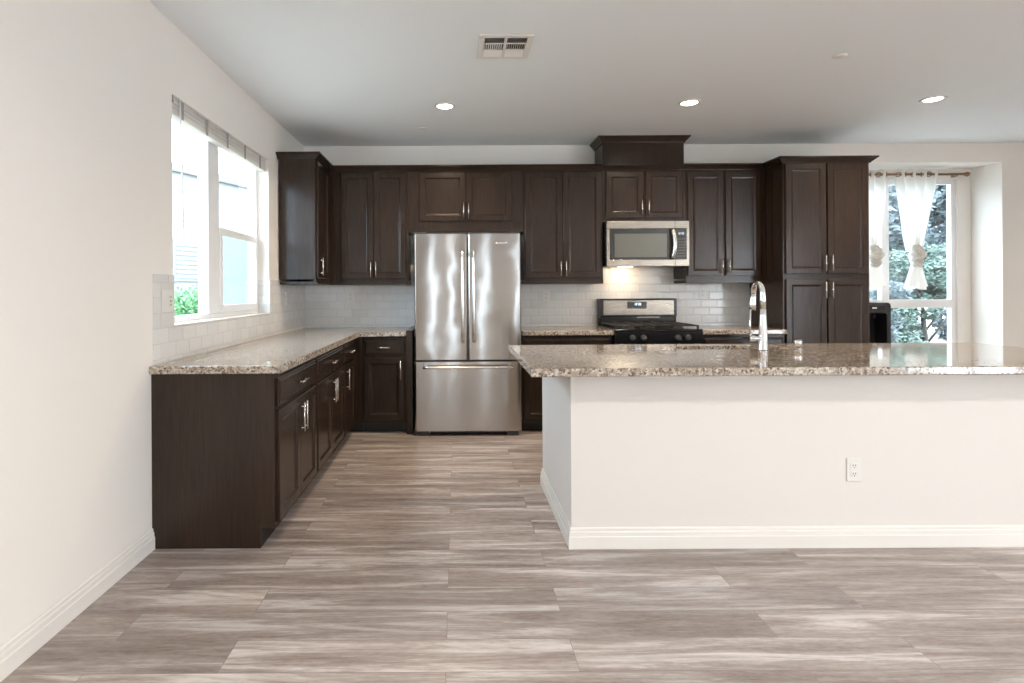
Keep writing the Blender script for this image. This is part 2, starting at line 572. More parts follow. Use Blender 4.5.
BASE_PROF = [(0, 0), (0.016, 0), (0.016, 0.060), (0.0125, 0.064), (0.0125, 0.082), (0.008, 0.087), (0.008, 0.098), (0.004, 0.104), (0, 0.104)]
structure(MB().sweep([(XL, 2.858), (XL, YR)][::-1], BASE_PROF).build('baseboard_left', M['trim']), 'white stepped baseboard along the left wall')
structure(MB().sweep([(NX1, NY), (NX1, YB), (XR, YB)], [(a, z) for a, z in BASE_PROF]).build('baseboard_back', M['trim']), 'white stepped baseboard right of the niche')

# tile backsplashes
b = MB(); th = 0.009; E = 0.0008
b.box(XL + E, XL + th, 2.862, YB - 0.012, 0.9155, WZ0 - 0.002)
b.box(XL + E, XL + th, 2.862, WY0 - 0.001, WZ0 - 0.002, 1.375)
b.box(XL + E, XL + th, WY1 + 0.001, YB - 0.012, WZ0 - 0.002, 1.375)
b.box(XL - 0.085, XL + th, WY1 - th, WY1 - E, WZ0 + 0.002, 1.375)
structure(b.build('trim_1', M['tile_y']), 'white subway tile backsplash around the left window')
b = MB()
b.box(XL + 0.01, -0.38, YB - th, YB - E, 0.9155, 1.40)
b.box(0.50, 2.95, YB - th, YB - E, 0.9155, 1.40)
b.box(1.41, 2.18, YB - th, YB - E, 1.40, 1.56)
structure(b.build('trim_2', M['tile_x']), 'white subway tile backsplash on the back wall')

# left window: fixed light beside a single hung sash
fx0, fx1 = XL - 0.15, XL - 0.09
ym = 3.79
f = MB()
fr = 0.045
f.box(fx0, fx1, WY0 + E, WY1 - E, WZ0 + E, WZ0 + fr, .004); f.box(fx0, fx1, WY0 + E, WY1 - E, WZ1 - fr, WZ1 - E, .004)
f.box(fx0, fx1, WY0 + E, WY0 + fr, WZ0 + fr, WZ1 - fr); f.box(fx0, fx1, WY1 - fr, WY1 - E, WZ0 + fr, WZ1 - fr)
f.box(fx0, fx1 + 0.008, ym - 0.085, ym + 0.085, WZ0 + fr, WZ1 - fr, .004)
win = structure(f.build('window_1', M['vinyl']), 'white vinyl window over the left counter, fixed pane beside a hung sash')
MB().box(XL - 0.118, XL - 0.113, WY0 + fr, ym - 0.085, WZ0 + fr, WZ1 - fr).build('fixed_pane', M['pane'], win)
zs = 1.70
s = MB()
y0, y1 = ym + 0.086, WY1 - fr - 0.001
s.box(XL - 0.105, XL - 0.075, y0, y1, zs - 0.03, zs + 0.02, .003)
s.box(XL - 0.105, XL - 0.075, y0, y1, WZ0 + fr, WZ0 + fr + 0.05, .003)
s.box(XL - 0.105, XL - 0.075, y0, y0 + 0.04, WZ0 + fr + 0.05, zs - 0.03); s.box(XL - 0.105, XL - 0.075, y1 - 0.04, y1, WZ0 + fr + 0.05, zs - 0.03)
sash = s.build('lower_sash', M['vinyl'], win)
MB().box(XL - 0.092, XL - 0.088, y0 + 0.04, y1 - 0.04, WZ0 + fr + 0.05, zs - 0.03).build('lower_pane', M['screen'], sash)
MB().box(XL - 0.125, XL - 0.121, y0, y1, zs, WZ1 - fr).build('upper_pane', M['pane'], win)
MB().box(XL - 0.074, XL - 0.060, (y0 + y1) / 2 - 0.03, (y0 + y1) / 2 + 0.03, zs + 0.0, zs + 0.018, .003).build('sash_lock', M['vinyl'], win)
MB().box(XL - 0.0895, XL + 0.012, WY0 + E, WY1 - th - E, WZ0 + 0.0005, WZ0 + 0.012, .003).build('sill', M['trim'], win)

# raised blind in the head of the left window
bl = thing('window_blind', 'raised beige slatted blind bunched at the top of the left window', 'blind', (XL - 0.045, (WY0 + WY1) / 2, 2.255))
hw = (WY1 - WY0) / 2 - 0.012
MB().box(-0.028, 0.028, -hw, hw, 0.105, 0.148, .004).build('head_rail', M['vinyl'], bl)
b = MB()
for k in range(11):
    z = 0.0175 + k * 0.0079
    b.box(-0.025 + 0.002 * (k % 2), 0.025 - 0.002 * (k % 3), -hw + 0.004, hw - 0.004, z, z + 0.0076, .0012, 1)
b.build('slats', M['blind'], bl)
MB().box(-0.026, 0.026, -hw, hw, 0.0, 0.017, .004).build('bottom_rail', M['blind'], bl)
for k in range(5):
    y = -hw + 0.14 + k * (2 * hw - 0.28) / 4
    MB().box(0.0285, 0.031, y - 0.014, y + 0.014, -0.002, 0.125, .001, 1).build('ladder_tape', M['tape'], bl)
MB().tube([(0.034, -hw + 0.10, 0.12), (0.036, -hw + 0.115, -0.25), (0.036, -hw + 0.135, -0.68)], 0.0045, 8).build('tilt_wand', M['vinyl'], bl)
MB().tube([(0.030, -hw + 0.012, 0.149), (0.036, -hw + 0.012, 0.10), (0.036, -hw + 0.014, 0.06)], 0.005, 8).build('cord_catch', M['tape'], bl)

# niche window with transom bar and mullion
f = MB()
wy0, wy1 = NY + 0.02, NY + 0.075
fr = 0.05
mx = 4.60
f.box(WN0 + E, WN1 - E, wy0, wy1, NZ0 + E, NZ0 + fr); f.box(WN0 + E, WN1 - E, wy0, wy1, NZ1 - fr, NZ1 - E)
f.box(WN0 + E, WN0 + fr, wy0, wy1, NZ0 + fr, NZ1 - fr); f.box(WN1 - fr, WN1 - E, wy0, wy1, NZ0 + fr, NZ1 - fr)
f.box(mx - 0.04, mx + 0.04, wy0 - 0.004, wy1, NZ0 + fr, NZ1 - fr)
f.box(WN0 + fr, mx - 0.04, wy0, wy1, 1.065, 1.155); f.box(mx + 0.04, WN1 - fr, wy0, wy1, 1.065, 1.155)
win2 = structure(f.build('window_2', M['vinyl']), 'white framed window in the niche beside the pantry')
for x0, x1 in ((WN0 + fr, mx - 0.04), (mx + 0.04, WN1 - fr)):
    for z0, z1 in ((NZ0 + fr, 1.065), (1.155, NZ1 - fr)):
        MB().box(x0, x1, wy0 + 0.03, wy0 + 0.034, z0, z1).build('pane', M['pane'], win2)
MB().box(NX0 + E, NX1 - E, NY - 0.012, NY - E, NZ0 - 0.06, NZ0 - 0.002, .003).build('apron', M['trim'], win2)


# ------------------------------------------------------------------ cabinets
DOOR_RINGS = [(0, 0.0), (0, 0.017), (0.004, 0.020), (0.050, 0.020), (0.054, 0.0185), (0.060, 0.0115), (0.070, 0.0095), (0.074, 0.0095)]
DRAWER_RINGS = [(0, 0.0), (0, 0.012), (0.006, 0.015), (0.014, 0.0165), (0.020, 0.020), (0.026, 0.020)]


def pull(kind, at, a, b_, parent):
    """bar pull; 'v': x = at, from z a to b_; 'h': z = at, from x a to b_"""
    m = MB()
    yb = -0.052
    if kind == 'v':
        m.cyl((at, yb, a), (at, yb, b_), 0.0058, 12)
        for q in (a + 0.022, b_ - 0.022):
            m.cyl((at, -0.0195, q), (at, yb, q), 0.0042, 10)
    else:
        m.cyl((a, yb, at), (b_, yb, at), 0.0058, 12)
        for q in (a + 0.022, b_ - 0.022):
            m.cyl((q, -0.0195, at), (q, yb, at), 0.0042, 10)
    return m.build('handle', M['nickel'], parent)


def cabinet(name, label, cat, group, loc, rz, wd, dp, ht, fronts, toe=0.0, rail=0.0, end_panel=None):
    t = thing(name, label, cat, loc, rz, group)
    g = 0.0006
    m = MB()
    if toe:
        m.box(g, wd - g, 0, dp - g, toe, ht)
        t_ = MB().box(g, wd - g, 0.068, dp - g, 0.0005, toe - 0.0005).build('toe_kick', M['kick'], t)
    else:
        m.box(g, wd - g, 0, dp - g, rail + 0.0, ht)
    m.build('carcass', M['wood'], t)
    if rail:
        MB().box(g, wd - g, -0.014, dp - g, 0.0, rail - 0.018, .003).box(g, wd - g, -0.006, 0.02, rail - 0.018, rail - 0.0004).build('light_rail', M['wood'], t)
    for kind, x0, x1, z0, z1, h in fronts:
        d = MB().panel_front(x0, x1, z0, z1, -0.0004, DOOR_RINGS if kind == 'door' else DRAWER_RINGS).build(kind, M['wood'], t)
        if h:
            pull(*h, d)
    return t


DR0, DR1, DO0, DO1 = 0.702, 0.845, 0.118, 0.682     # drawer and door heights on base units


def base_fronts(wd, doors=2, side='r', edge=0.018, mid=0.004, hl=0.165, dhl=0.15):
    fr_ = [('drawer', edge, wd - edge, DR0, DR1, ('h', (DR0 + DR1) / 2, wd / 2 - dhl / 2, wd / 2 + dhl / 2))]
    if doors == 2:
        c = wd / 2
        fr_.append(('door', edge, c - mid / 2, DO0, DO1, ('v', c - 0.030, DO1 - 0.03 - hl, DO1 - 0.03)))
        fr_.append(('door', c + mid / 2, wd - edge, DO0, DO1, ('v', c + 0.030, DO1 - 0.03 - hl, DO1 - 0.03)))
    else:
        hx = wd - edge - 0.028 if side == 'r' else edge + 0.028
        fr_.append(('door', edge, wd - edge, DO0, DO1, ('v', hx, DO1 - 0.03 - hl, DO1 - 0.03)))
    return fr_


FX = -0.915            # carcass front of the left run (doors stand 2 cm proud)
BASE_D = FX - XL - 0.002
GB = 'base cabinets under the left counter'
y = 2.862
for wd, nd, lb in ((0.803, 2, 'dark two door base cabinet at the near open end of the left counter'),
                   (0.885, 2, 'dark espresso two door base cabinet under the left window, middle one of the left run'),
                   (0.480, 1, 'narrow dark one door base cabinet at the far end of the left run')):
    cabinet('base_cabinet', lb, 'cabinet', GB, (FX, y, 0), R90, wd, BASE_D, 0.873, base_fronts(wd, nd, 'l'), toe=0.1)
    y += wd
YF = 5.13              # carcass front of the back run
# finished panel that closes the near end of the left run
p = MB()
p.prism([(XL + 0.001, 2.846), (FX - 0.068, 2.846), (FX - 0.068, 2.8610), (XL + 0.001, 2.8610)], 0.0005, 0.1)
p.prism([(XL + 0.001, 2.846), (FX + 0.004, 2.846), (FX + 0.004, 2.8610), (XL + 0.001, 2.8610)], 0.1, 0.873)
tag(p.build('cabinet_end_panel', M['wood']), 'wide dark wood panel closing the near end of the left base cabinets', 'panel')
# blind corner box and its filler
t = thing('corner_cabinet', 'plain dark filler section of cabinet in the inner corner of the base run', 'cabinet', (XL + 0.002, y + 0.001, 0))
MB().prism([(0, 0), (FX - XL - 0.002, 0), (FX - XL - 0.002, YF - y - 0.001), (-0.852 - XL - 0.002, YF - y - 0.001), (-0.852 - XL - 0.002, YB - y - 0.002), (0, YB - y - 0.002)], 0.1, 0.873).build('carcass', M['wood'], t)
MB().prism([(0, 0), (FX - XL - 0.072, 0), (FX - XL - 0.072, YF - y + 0.067), (-0.852 - XL - 0.002, YF - y + 0.067), (-0.852 - XL - 0.002, YB - y - 0.002), (0, YB - y - 0.002)], 0.0005, 0.0995).build('toe_kick', M['kick'], t)
BD = YB - YF - 0.002
cabinet('base_cabinet', 'dark espresso base cabinet with one drawer over one door between the corner and the refrigerator', 'cabinet', 'base cabinets along the back wall',
        (-0.851, YF, 0), 0, 0.403, BD, 0.873, base_fronts(0.403, 1, 'r', 0.022, dhl=0.12), toe=0.1)
# upright panel between that cabinet and the refrigerator
tag(MB().box(-0.447, -0.390, YF - 0.045, YB - 0.0105, 0.0005, 0.925, .003).build('refrigerator_side_panel', M['wood']),
    'low dark panel standing left of the refrigerator at the end of the counter', 'panel')
cabinet('base_cabinet', 'dark espresso base cabinet right of the refrigerator, mostly hidden behind the island', 'cabinet', 'base cabinets along the back wall',
        (0.590, YF, 0), 0, 0.812, BD, 0.873, base_fronts(0.812, 2), toe=0.1)
cabinet('base_cabinet', 'dark espresso base cabinet between the range and the tall pantry', 'cabinet', 'base cabinets along the back wall',
        (2.196, YF, 0), 0, 0.755, BD, 0.873, base_fronts(0.755, 2), toe=0.1)

# wall cabinets
UF = 5.43              # carcass front of the wall cabinets
UD = YB - UF - 0.002
UT = 2.440
ZB = 1.338             # underside of the light rails
RL = 0.045


def upper(label, x0, x1, zb, doors, hl=0.14, rail=RL, group='wall cabinets above the back counter', ztop=2.403):
    fr_ = []
    for i, (a, c, z0) in enumerate(doors):
        hx = c - x0 - 0.022 if i == 0 else a - x0 + 0.022
        fr_.append(('door', a - x0, c - x0, z0 - zb, ztop - zb, ('v', hx, z0 - zb + 0.02, z0 - zb + 0.02 + hl)))
    return cabinet('wall_cabinet', label, 'cabinet', group, (x0, UF, zb), 0, x1 - x0, UD, UT - zb, fr_, rail=rail)


upper('dark two door wall cabinet left of the refrigerator next to the corner', -1.140, -0.450, ZB, [(-1.09, -0.782, 1.395), (-0.778, -0.474, 1.395)])
upper('short wide dark two door cabinet directly above the refrigerator', -0.4495, 0.645, 1.835, [(-0.34, 0.098, 1.94), (0.102, 0.535, 1.94)], hl=0.15, rail=0)
upper('dark two door wall cabinet between refrigerator and microwave', 0.6455, 1.402, ZB, [(0.660, 1.016, 1.392), (1.022, 1.388, 1.392)])
upper('short dark two door cabinet directly above the microwave', 1.4025, 2.189, 1.925, [(1.432, 1.786, 1.958), (1.806, 2.158, 1.958)], hl=0.15, rail=0)
upper('dark two door wall cabinet between the microwave and the tall pantry', 2.1895, 2.953, ZB, [(2.205, 2.544, 1.405), (2.566, 2.900, 1.405)])
# the one on the left wall, side panel towards the camera
CY0, CX = 4.89, -1.205
t = cabinet('wall_cabinet', 'dark wall cabinet on the left wall in the corner beside the window', 'cabinet', None,
            (CX, CY0, ZB), R90, UF - 0.001 - CY0, CX - XL - 0.0105, UT - ZB,
            [('door', 0.03, 0.44, 1.395 - ZB, 2.403 - ZB, ('v', 0.062, 0.08, 0.235))], rail=RL)
t = thing('corner_wall_cabinet', 'plain dark filler section of wall cabinet in the upper inner corner', 'cabinet', (XL + 0.01, UF, ZB))
MB().box(0, -1.1405 - XL - 0.01, 0, UD - 0.009, 0.0005, UT - ZB).build('carcass', M['wood'], t)

# tall pantry
PF, PX0, PX1 = 5.15, 2.955, 3.735
PD = YB - PF - 0.002
pm = (PX0 + PX1) / 2 - PX0
fr_ = []
for z0, z1, hz in ((1.412, 2.410, 1.436), (0.118, 1.366, 1.193)):
    fr_.append(('door', 0.018, pm - 0.006, z0, z1, ('v', pm - 0.030, hz, hz + 0.145)))
    fr_.append(('door', pm + 0.006, PX1 - PX0 - 0.018, z0, z1, ('v', pm + 0.030, hz, hz + 0.145)))
cabinet('pantry_cabinet', 'tall dark four door pantry cabinet at the right end by the curtained window', 'cabinet', None,
        (PX0, PF, 0), 0, PX1 - PX0, PD, 2.455, fr_, toe=0.1)

CROWN = [(0.0, 2.429), (0.010, 2.429), (0.013, 2.438), (0.018, 2.441), (0.046, 2.468), (0.053, 2.470), (0.053, 2.483), (0.0, 2.483)]
CROWN = [(0.0022 + a, z - 0.016) for a, z in CROWN]
tag(MB().sweep([(XL + 0.001, CY0), (CX, CY0), (CX, UF), (PX0, UF), (PX0, PF), (PX1, PF), (PX1, YB - 0.002)], CROWN).build('crown_molding', M['wood']),
    'continuous dark crown molding along the tops of the wall cabinets and pantry', 'molding')
# boxed duct chase on the microwave cabinet
t = thing('duct_chase', 'dark wooden box rising to the ceiling above the microwave cabinet', 'duct cover', (1.403, UF, UT + 0.001))
MB().box(0, 0.775, 0.002, UD, 0, ZC - 0.002 - UT - 0.001).build('box', M['wood'], t)
zz = ZC - 0.0015 - UT - 0.001
MB().sweep([(0, UD), (0, 0.002), (0.775, 0.002), (0.775, UD)], [(0.0005, zz - 0.062), (0.010, zz - 0.062), (0.014, zz - 0.050), (0.044, zz - 0.014), (0.050, zz - 0.012), (0.050, zz), (0.0005, zz)]).build('crown', M['wood'], t)

# ------------------------------------------------------------------ worktops
CT0, CT1 = 0.8745, 0.9145
CE = FX + 0.045
poly = [(XL + 0.001, 2.825), (CE - 0.012, 2.825), (CE, 2.837), (CE, YF - 0.045), (-0.4485, YF - 0.045), (-0.4485, YB - 0.001), (XL + 0.001, YB - 0.001)]
tag(MB().prism(poly, CT0, CT1, 0.006, 3).build('countertop', M['granite']), 'L-shaped speckled granite countertop under the left window', 'countertop', 'granite countertops')
tag(MB().box(0.5895, 1.4065, YF - 0.045, YB - 0.001, CT0, CT1, .006, 3).build('countertop', M['granite']), 'granite countertop on the back wall between refrigerator and range', 'countertop', 'granite countertops')
tag(MB().box(2.192, 2.954, YF - 0.045, YB - 0.001, CT0, CT1, .006, 3).build('countertop', M['granite']), 'granite countertop on the back wall between range and pantry', 'countertop', 'granite countertops')

# ------------------------------------------------------------------ refrigerator
RX0, RX1 = -0.366, 0.572
RY = 5.005            # front face of the doors
t = thing('refrigerator', 'stainless steel french door refrigerator with bottom freezer drawer', 'refrigerator', ((RX0 + RX1) / 2, RY, 0))
rw = (RX1 - RX0) / 2
MB().box(-rw + 0.006, rw - 0.006, 0.088, 0.70, 0.05, 1.765, .004).build('cabinet', M['grey_plastic'], t)


def fridge_door(name, x0, x1, z0, z1):
    """door skin with a softly bowed front"""
    m = MB()
    prof = []
    wd_ = x1 - x0
    es_ = [0.0, 0.0015, 0.003, 0.005, 0.007, 0.009, 0.011, 0.013, 0.015]
    for x in [x0 + q for q in es_] + [x0 + wd_ * k / 6 for k in range(1, 6)] + [x1 - q for q in es_[::-1]]:
        u = (x - x0) / wd_
        edge = min(u, 1 - u) * (x1 - x0)
        yy = 0.012 * max(0.0, 1 - edge / 0.014) ** 2
        prof.append((x, yy))
    poly = prof + [(x1, 0.08), (x0, 0.08)]
    m.prism(poly, z0, z1, 0.004, 2)
    return m.build(name, M['steel'], t)


dl = fridge_door('door', -rw, -0.003, 0.672, 1.778)
dr = fridge_door('door', 0.003, rw, 0.672, 1.778)
dw = fridge_door('freezer_drawer', -rw, rw, 0.045, 0.655)


def bow_handle(x, z0, z1, parent):
    m = MB()
    zs_ = [z0 + (z1 - z0) * i / 10 for i in range(11)]
    m.tube([(x, -0.062 - 0.012 * math.sin(math.pi * i / 10), z) for i, z in enumerate(zs_)], 0.0125, 12)
    for z in (z0 + 0.025, z1 - 0.025):
        m.cyl((x, 0.0, z), (x, -0.062, z), 0.010, 10)
    return m.build('handle', M['nickel'], parent)


bow_handle(-0.045, 0.83, 1.628, dl); bow_handle(0.052, 0.83, 1.628, dr)
m = MB()
m.tube([(-rw + 0.075 + (2 * rw - 0.15) * i / 12, -0.060 - 0.010 * math.sin(math.pi * i / 12), 0.612) for i in range(13)], 0.0125, 12)
for x in (-rw + 0.10, rw - 0.10):
    m.cyl((x, 0, 0.612), (x, -0.06, 0.612), 0.010, 10)
m.build('handle', M['nickel'], dw)
# small raised maker's badge, too small in the photo to read
m = MB()
m.lathe([(0.0, -0.003), (0.010, -0.003), (0.010, 0.0)], (0.258, 0, 1.695), 'Y', 16)
for k in range(4):
    m.box(0.275 + k * 0.014, 0.285 + k * 0.014, -0.003, 0.0, 1.688, 1.700 + 0.003 * (k % 2))
m.lathe([(0.0, -0.003), (0.011, -0.003), (0.011, 0.0)], (0.342, 0, 1.696), 'Y', 16)
m.build('badge', M['chrome'], dr)
for sx in (-1, 1):
    MB().box(sx * (rw - 0.075) - 0.05, sx * (rw - 0.075) + 0.05, 0.02, 0.10, 0.0005, 0.044, .004).build('foot', M['grey_plastic'], t)
    MB().box(sx * (rw - 0.06) - 0.05, sx * (rw - 0.06) + 0.05, 0.03, 0.12, 1.779, 1.795, .004).build('hinge_cover', M['grey_plastic'], t)
MB().box(-rw + 0.13, rw - 0.13, 0.06, 0.085, 0.012, 0.044).build('grille', M['blackplastic'], t)

# ------------------------------------------------------------------ microwave
MX0, MX1, MZ0, MZ1, MF = 1.410, 2.182, 1.497, 1.921, 5.325
t = thing('microwave', 'stainless over-the-range microwave with dark glass door above the range', 'microwave', ((MX0 + MX1) / 2, MF, MZ0))
mw, mh = (MX1 - MX0) / 2, MZ1 - MZ0
MB().box(-mw + 0.004, mw - 0.004, 0.042, YB - MF - 0.012, 0.004, mh - 0.001, .003).build('case', M['blackplastic'], t)
m = MB()
xd = mw - 0.132       # door / control panel joint
m.box(-mw, xd, 0, 0.040, mh - 0.072, mh - 0.001, .003); m.box(-mw, xd, 0, 0.040, 0.0, 0.062, .003)
m.box(-mw, -mw + 0.028, 0, 0.040, 0.062, mh - 0.072)
d = m.build('door', M['steel_h'], t)
MB().box(-mw + 0.0285, xd, 0.006, 0.040, 0.0625, mh - 0.0725, .001).build('door_glass', M['darkglass'], d)
MB().box(-mw + 0.075, xd - 0.075, 0.0035, 0.0058, 0.085, mh - 0.118, .001).build('viewing_window', M['mesh_glass'], d)
m = MB()
hp = [(xd - 0.030 + 0.014 * math.sin(math.pi * i / 10), -0.022 - 0.024 * math.sin(math.pi * i / 10), 0.072 + (mh - 0.152) * i / 10) for i in range(11)]
m.tube(hp, 0.019, 14)
for q in (hp[1], hp[-2]):
    m.cyl((q[0], 0.006, q[2]), q, 0.010, 10)
m.build('handle', M['nickel'], d)
m = MB()
m.box(xd + 0.0015, mw, 0, 0.040, mh - 0.072, mh - 0.001, .003); m.box(xd + 0.0015, mw, 0, 0.040, 0.0, 0.062, .003)
m.box(mw - 0.024, mw, 0, 0.040, 0.062, mh - 0.072)
cp = m.build('control_panel', M['steel_h'], t)
MB().box(xd + 0.0015, mw - 0.0245, 0.005, 0.040, 0.0625, mh - 0.0725, .001).build('keypad', M['darkglass'], cp)
m = MB()
for r in range(7):
    for c in range(4):
        x = xd + 0.014 + c * 0.022; z = 0.085 + r * 0.027
        m.box(x, x + 0.016, 0.0035, 0.0052, z, z + 0.016)
m.build('buttons', M['grey_plastic'], cp)


def digits(text, x, z, h, y0, y1, m):
    """seven-segment numerals facing -y"""
    SEG = {'0': 'abcdef', '1': 'bc', '2': 'abged', '3': 'abgcd', '4': 'fgbc', '5': 'afgcd', '6': 'afgedc', '7': 'abc', '8': 'abcdefg', '9': 'abcfgd'}
    wd = h * 0.5; t_ = h * 0.13
    for ch in text:
        if ch == ':':
            m.box(x, x + t_, y0, y1, z + h * .25, z + h * .25 + t_); m.box(x, x + t_, y0, y1, z + h * .65, z + h * .65 + t_)
            x += h * 0.32; continue
        for s_ in SEG[ch]:
            a = {'a': (0, wd, h - t_, h), 'g': (0, wd, h / 2 - t_ / 2, h / 2 + t_ / 2), 'd': (0, wd, 0, t_), 'f': (0, t_, h / 2, h), 'e': (0, t_, 0, h / 2),
                 'b': (wd - t_, wd, h / 2, h), 'c': (wd - t_, wd, 0, h / 2)}[s_]
            m.box(x + a[0], x + a[1], y0, y1, z + a[2], z + a[3])
        x += h * 0.75
    return m


digits('12:30', xd + 0.028, mh - 0.128, 0.018, 0.0035, 0.0049, MB()).build('clock', M['dimclock'], cp)
MB().box(-0.20, -0.08, 0.20, 0.28, 0.0008, 0.0036).build('cooktop_lamp', M['lamp'], t)
li = bpy.data.lights.new('cooktop_lamp_light', 'AREA'); li.size = 0.08; li.energy = 1.2; li.color = (1.0, 0.72, 0.42)
lo = bpy.data.objects.new('cooktop_lamp_light', li); COL.objects.link(lo); lo.parent = t; lo.location = (-0.14, 0.22, -0.012); lo.rotation_euler = (0.6, 0, 0)

# ------------------------------------------------------------------ range
GX0, GX1, GF = 1.4085, 2.1905, 5.055
t = thing('gas_range', 'black and stainless freestanding gas range with raised back control panel', 'range', ((GX0 + GX1) / 2, GF, 0))
gw = (GX1 - GX0) / 2
MB().box(-gw, gw, 0.03, 0.660, 0.02, 0.905, .003).build('body', M['black'], t)
MB().box(-gw, gw, 0.002, 0.600, 0.9055, 0.925, .006).build('cooktop', M['black'], t)
MB().box(-gw, gw, 0.0, 0.0295, 0.800, 0.905, .005).build('knob_panel', M['black'], t)
for x in (-0.235, -0.14, 0.165, 0.255):
    MB().lathe([(0, -0.034), (0.019, -0.034), (0.022, -0.030), (0.024, -0.006), (0.027, -0.0005), (0.0, -0.0005)], (x, 0, 0.853), 'Y', 20).box(x - 0.003, x + 0.003, -0.038, -0.03, 0.836, 0.870).build('knob', M['grey_plastic'], t)
m = MB().box(-gw + 0.004, gw - 0.004, 0.0, 0.0295, 0.22, 0.795, .004)
od = m.build('oven_door', M['steel_h'], t)
MB().box(-gw + 0.09, gw - 0.09, -0.003, -0.0004, 0.34, 0.64).build('oven_window', M['darkglass'], od)
m = MB().cyl((-gw + 0.05, -0.05, 0.74), (gw - 0.05, -0.05, 0.74), 0.012)
for x in (-gw + 0.08, gw - 0.08):
    m.cyl((x, 0, 0.74), (x, -0.05, 0.74), 0.009)
m.build('handle', M['nickel'], od)
MB().box(-gw + 0.004, gw - 0.004, 0.0, 0.0295, 0.04, 0.21, .004).build('storage_drawer', M['steel_h'], t)
for sx in (-1, 1):
    for yy in (0.08, 0.60):
        MB().cyl((sx * (gw - 0.06), yy, 0.0005), (sx * (gw - 0.06), yy, 0.0195), 0.02).build('leveling_leg', M['grey_plastic'], t)
# back guard
gy0, gy1 = 0.601, 0.672
m = MB()
m.box(-gw + 0.002, gw - 0.002, gy0 + 0.01, gy1, 0.9055, 1.02, .003)
m.box(-gw + 0.002, gw - 0.002, gy0 - 0.012, gy1, 1.012, 1.190, .008)
bgd = m.build('backguard', M['black'], t)
MB().box(-gw + 0.05, gw - 0.035, gy0 - 0.0155, gy0 - 0.0125, 1.030, 1.172, .001).build('fascia', M['steel_h'], bgd)
MB().box(-0.105, 0.085, gy0 - 0.0185, gy0 - 0.016, 1.092, 1.160, .001).build('display', M['darkglass'], bgd)
digits('12:30', -0.038, 1.124, 0.022, gy0 - 0.0198, gy0 - 0.0187, MB()).build('clock', M['clock'], bgd)
m = MB()
for k in range(6):
    m.box(-0.09 + k * 0.029, -0.074 + k * 0.029, gy0 - 0.0195, gy0 - 0.0187, 1.100, 1.106)
m.build('buttons', M['grey_plastic'], bgd)
MB().box(0.0, 0.22, gy0 + 0.004, gy0 + 0.0095, 1.000, 1.010).build('vent_slot', M['steel_h'], bgd)
# burners and cast iron grates
for x, yy, r in ((-0.22, 0.17, 0.046), (0.22, 0.17, 0.052), (-0.22, 0.44, 0.040), (0.22, 0.44, 0.046), (0, 0.30, 0.05)):
    MB().lathe([(r + 0.012, 0.9252), (r + 0.010, 0.931), (r, 0.932), (r - 0.004, 0.940), (0, 0.941)], (x, yy, 0), 'Z', 24).build('burner', M['iron'], t)
for x0, x1 in ((-gw + 0.02, -0.130), (-0.124, 0.124), (0.130, gw - 0.02)):
    m = MB(); z0, z1 = 0.948, 0.960; q = 0.008
    y0_, y1_ = 0.04, 0.575
    m.box(x0, x1, y0_, y0_ + 2 * q, z0, z1, .002); m.box(x0, x1, y1_ - 2 * q, y1_, z0, z1, .002)
    m.box(x0, x0 + 2 * q, y0_, y1_, z0, z1, .002); m.box(x1 - 2 * q, x1, y0_, y1_, z0, z1, .002)
    m.box(x0, x1, 0.30 - q, 0.30 + q, z0, z1, .002)
    c = (x0 + x1) / 2
    m.box(c - q, c + q, y0_, y1_, z0, z1, .002)
    for yy in (0.17, 0.44):
        m.box(x0, c - 0.02, yy - q, yy + q, z0, z1, .002); m.box(c + 0.02, x1, yy - q, yy + q, z0, z1, .002)
    for xx in (x0 + q, x1 - q):
        for yy in (y0_ + q, y1_ - q):
            m.box(xx - q, xx + q, yy - q, yy + q, 0.9253, z0)
    m.build('grate', M['iron'], t)

# ------------------------------------------------------------------ island
IX0, IX1, IY0, IY1 = 0.567, 3.30, 2.83, 3.77
t = thing('kitchen_island', 'long white painted kitchen island with plain drywall sides', 'island', (IX0, IY0, 0))
iw, idp = IX1 - IX0, IY1 - IY0
m = MB()
m.prism([(0, 0), (iw, 0), (iw, idp), (iw - 0.11, idp), (iw - 0.11, 0.11), (0.11, 0.11), (0.11, idp), (0, idp)], 0.0005, 0.8740)
m.build('half_wall', M['island'], t)
MB().sweep([(0, idp), (0, 0), (iw, 0), (iw, idp)], [(a + 0.0004, max(z, 0.0006)) for a, z in BASE_PROF]).build('baseboard', M['trim'], t)
MB().box(0.111, iw - 0.111, idp - 0.03, idp - 0.012, 0.10, 0.8735).build('cabinet_face', M['wood'], t)
MB().box(0.111, iw - 0.111, idp - 0.11, idp - 0.09, 0.001, 0.0995).build('toe_kick', M['kick'], t)
x = 0.13
for k in range(5):
    wd = (iw - 0.26) / 5
    d = MB()
    # doors on the range side
    vs_before = 0
    d.panel_front(-(x + wd - 0.01), -(x + 0.01), 0.12, 0.85, -(idp - 0.012) - 0.0004, DOOR_RINGS)
    bmesh.ops.rotate(d.bm, verts=d.bm.verts[:], cent=(0, 0, 0), matrix=Matrix.Rotation(math.pi, 3, 'Z'))
    d.build('door', M['wood'], t)
    x += wd
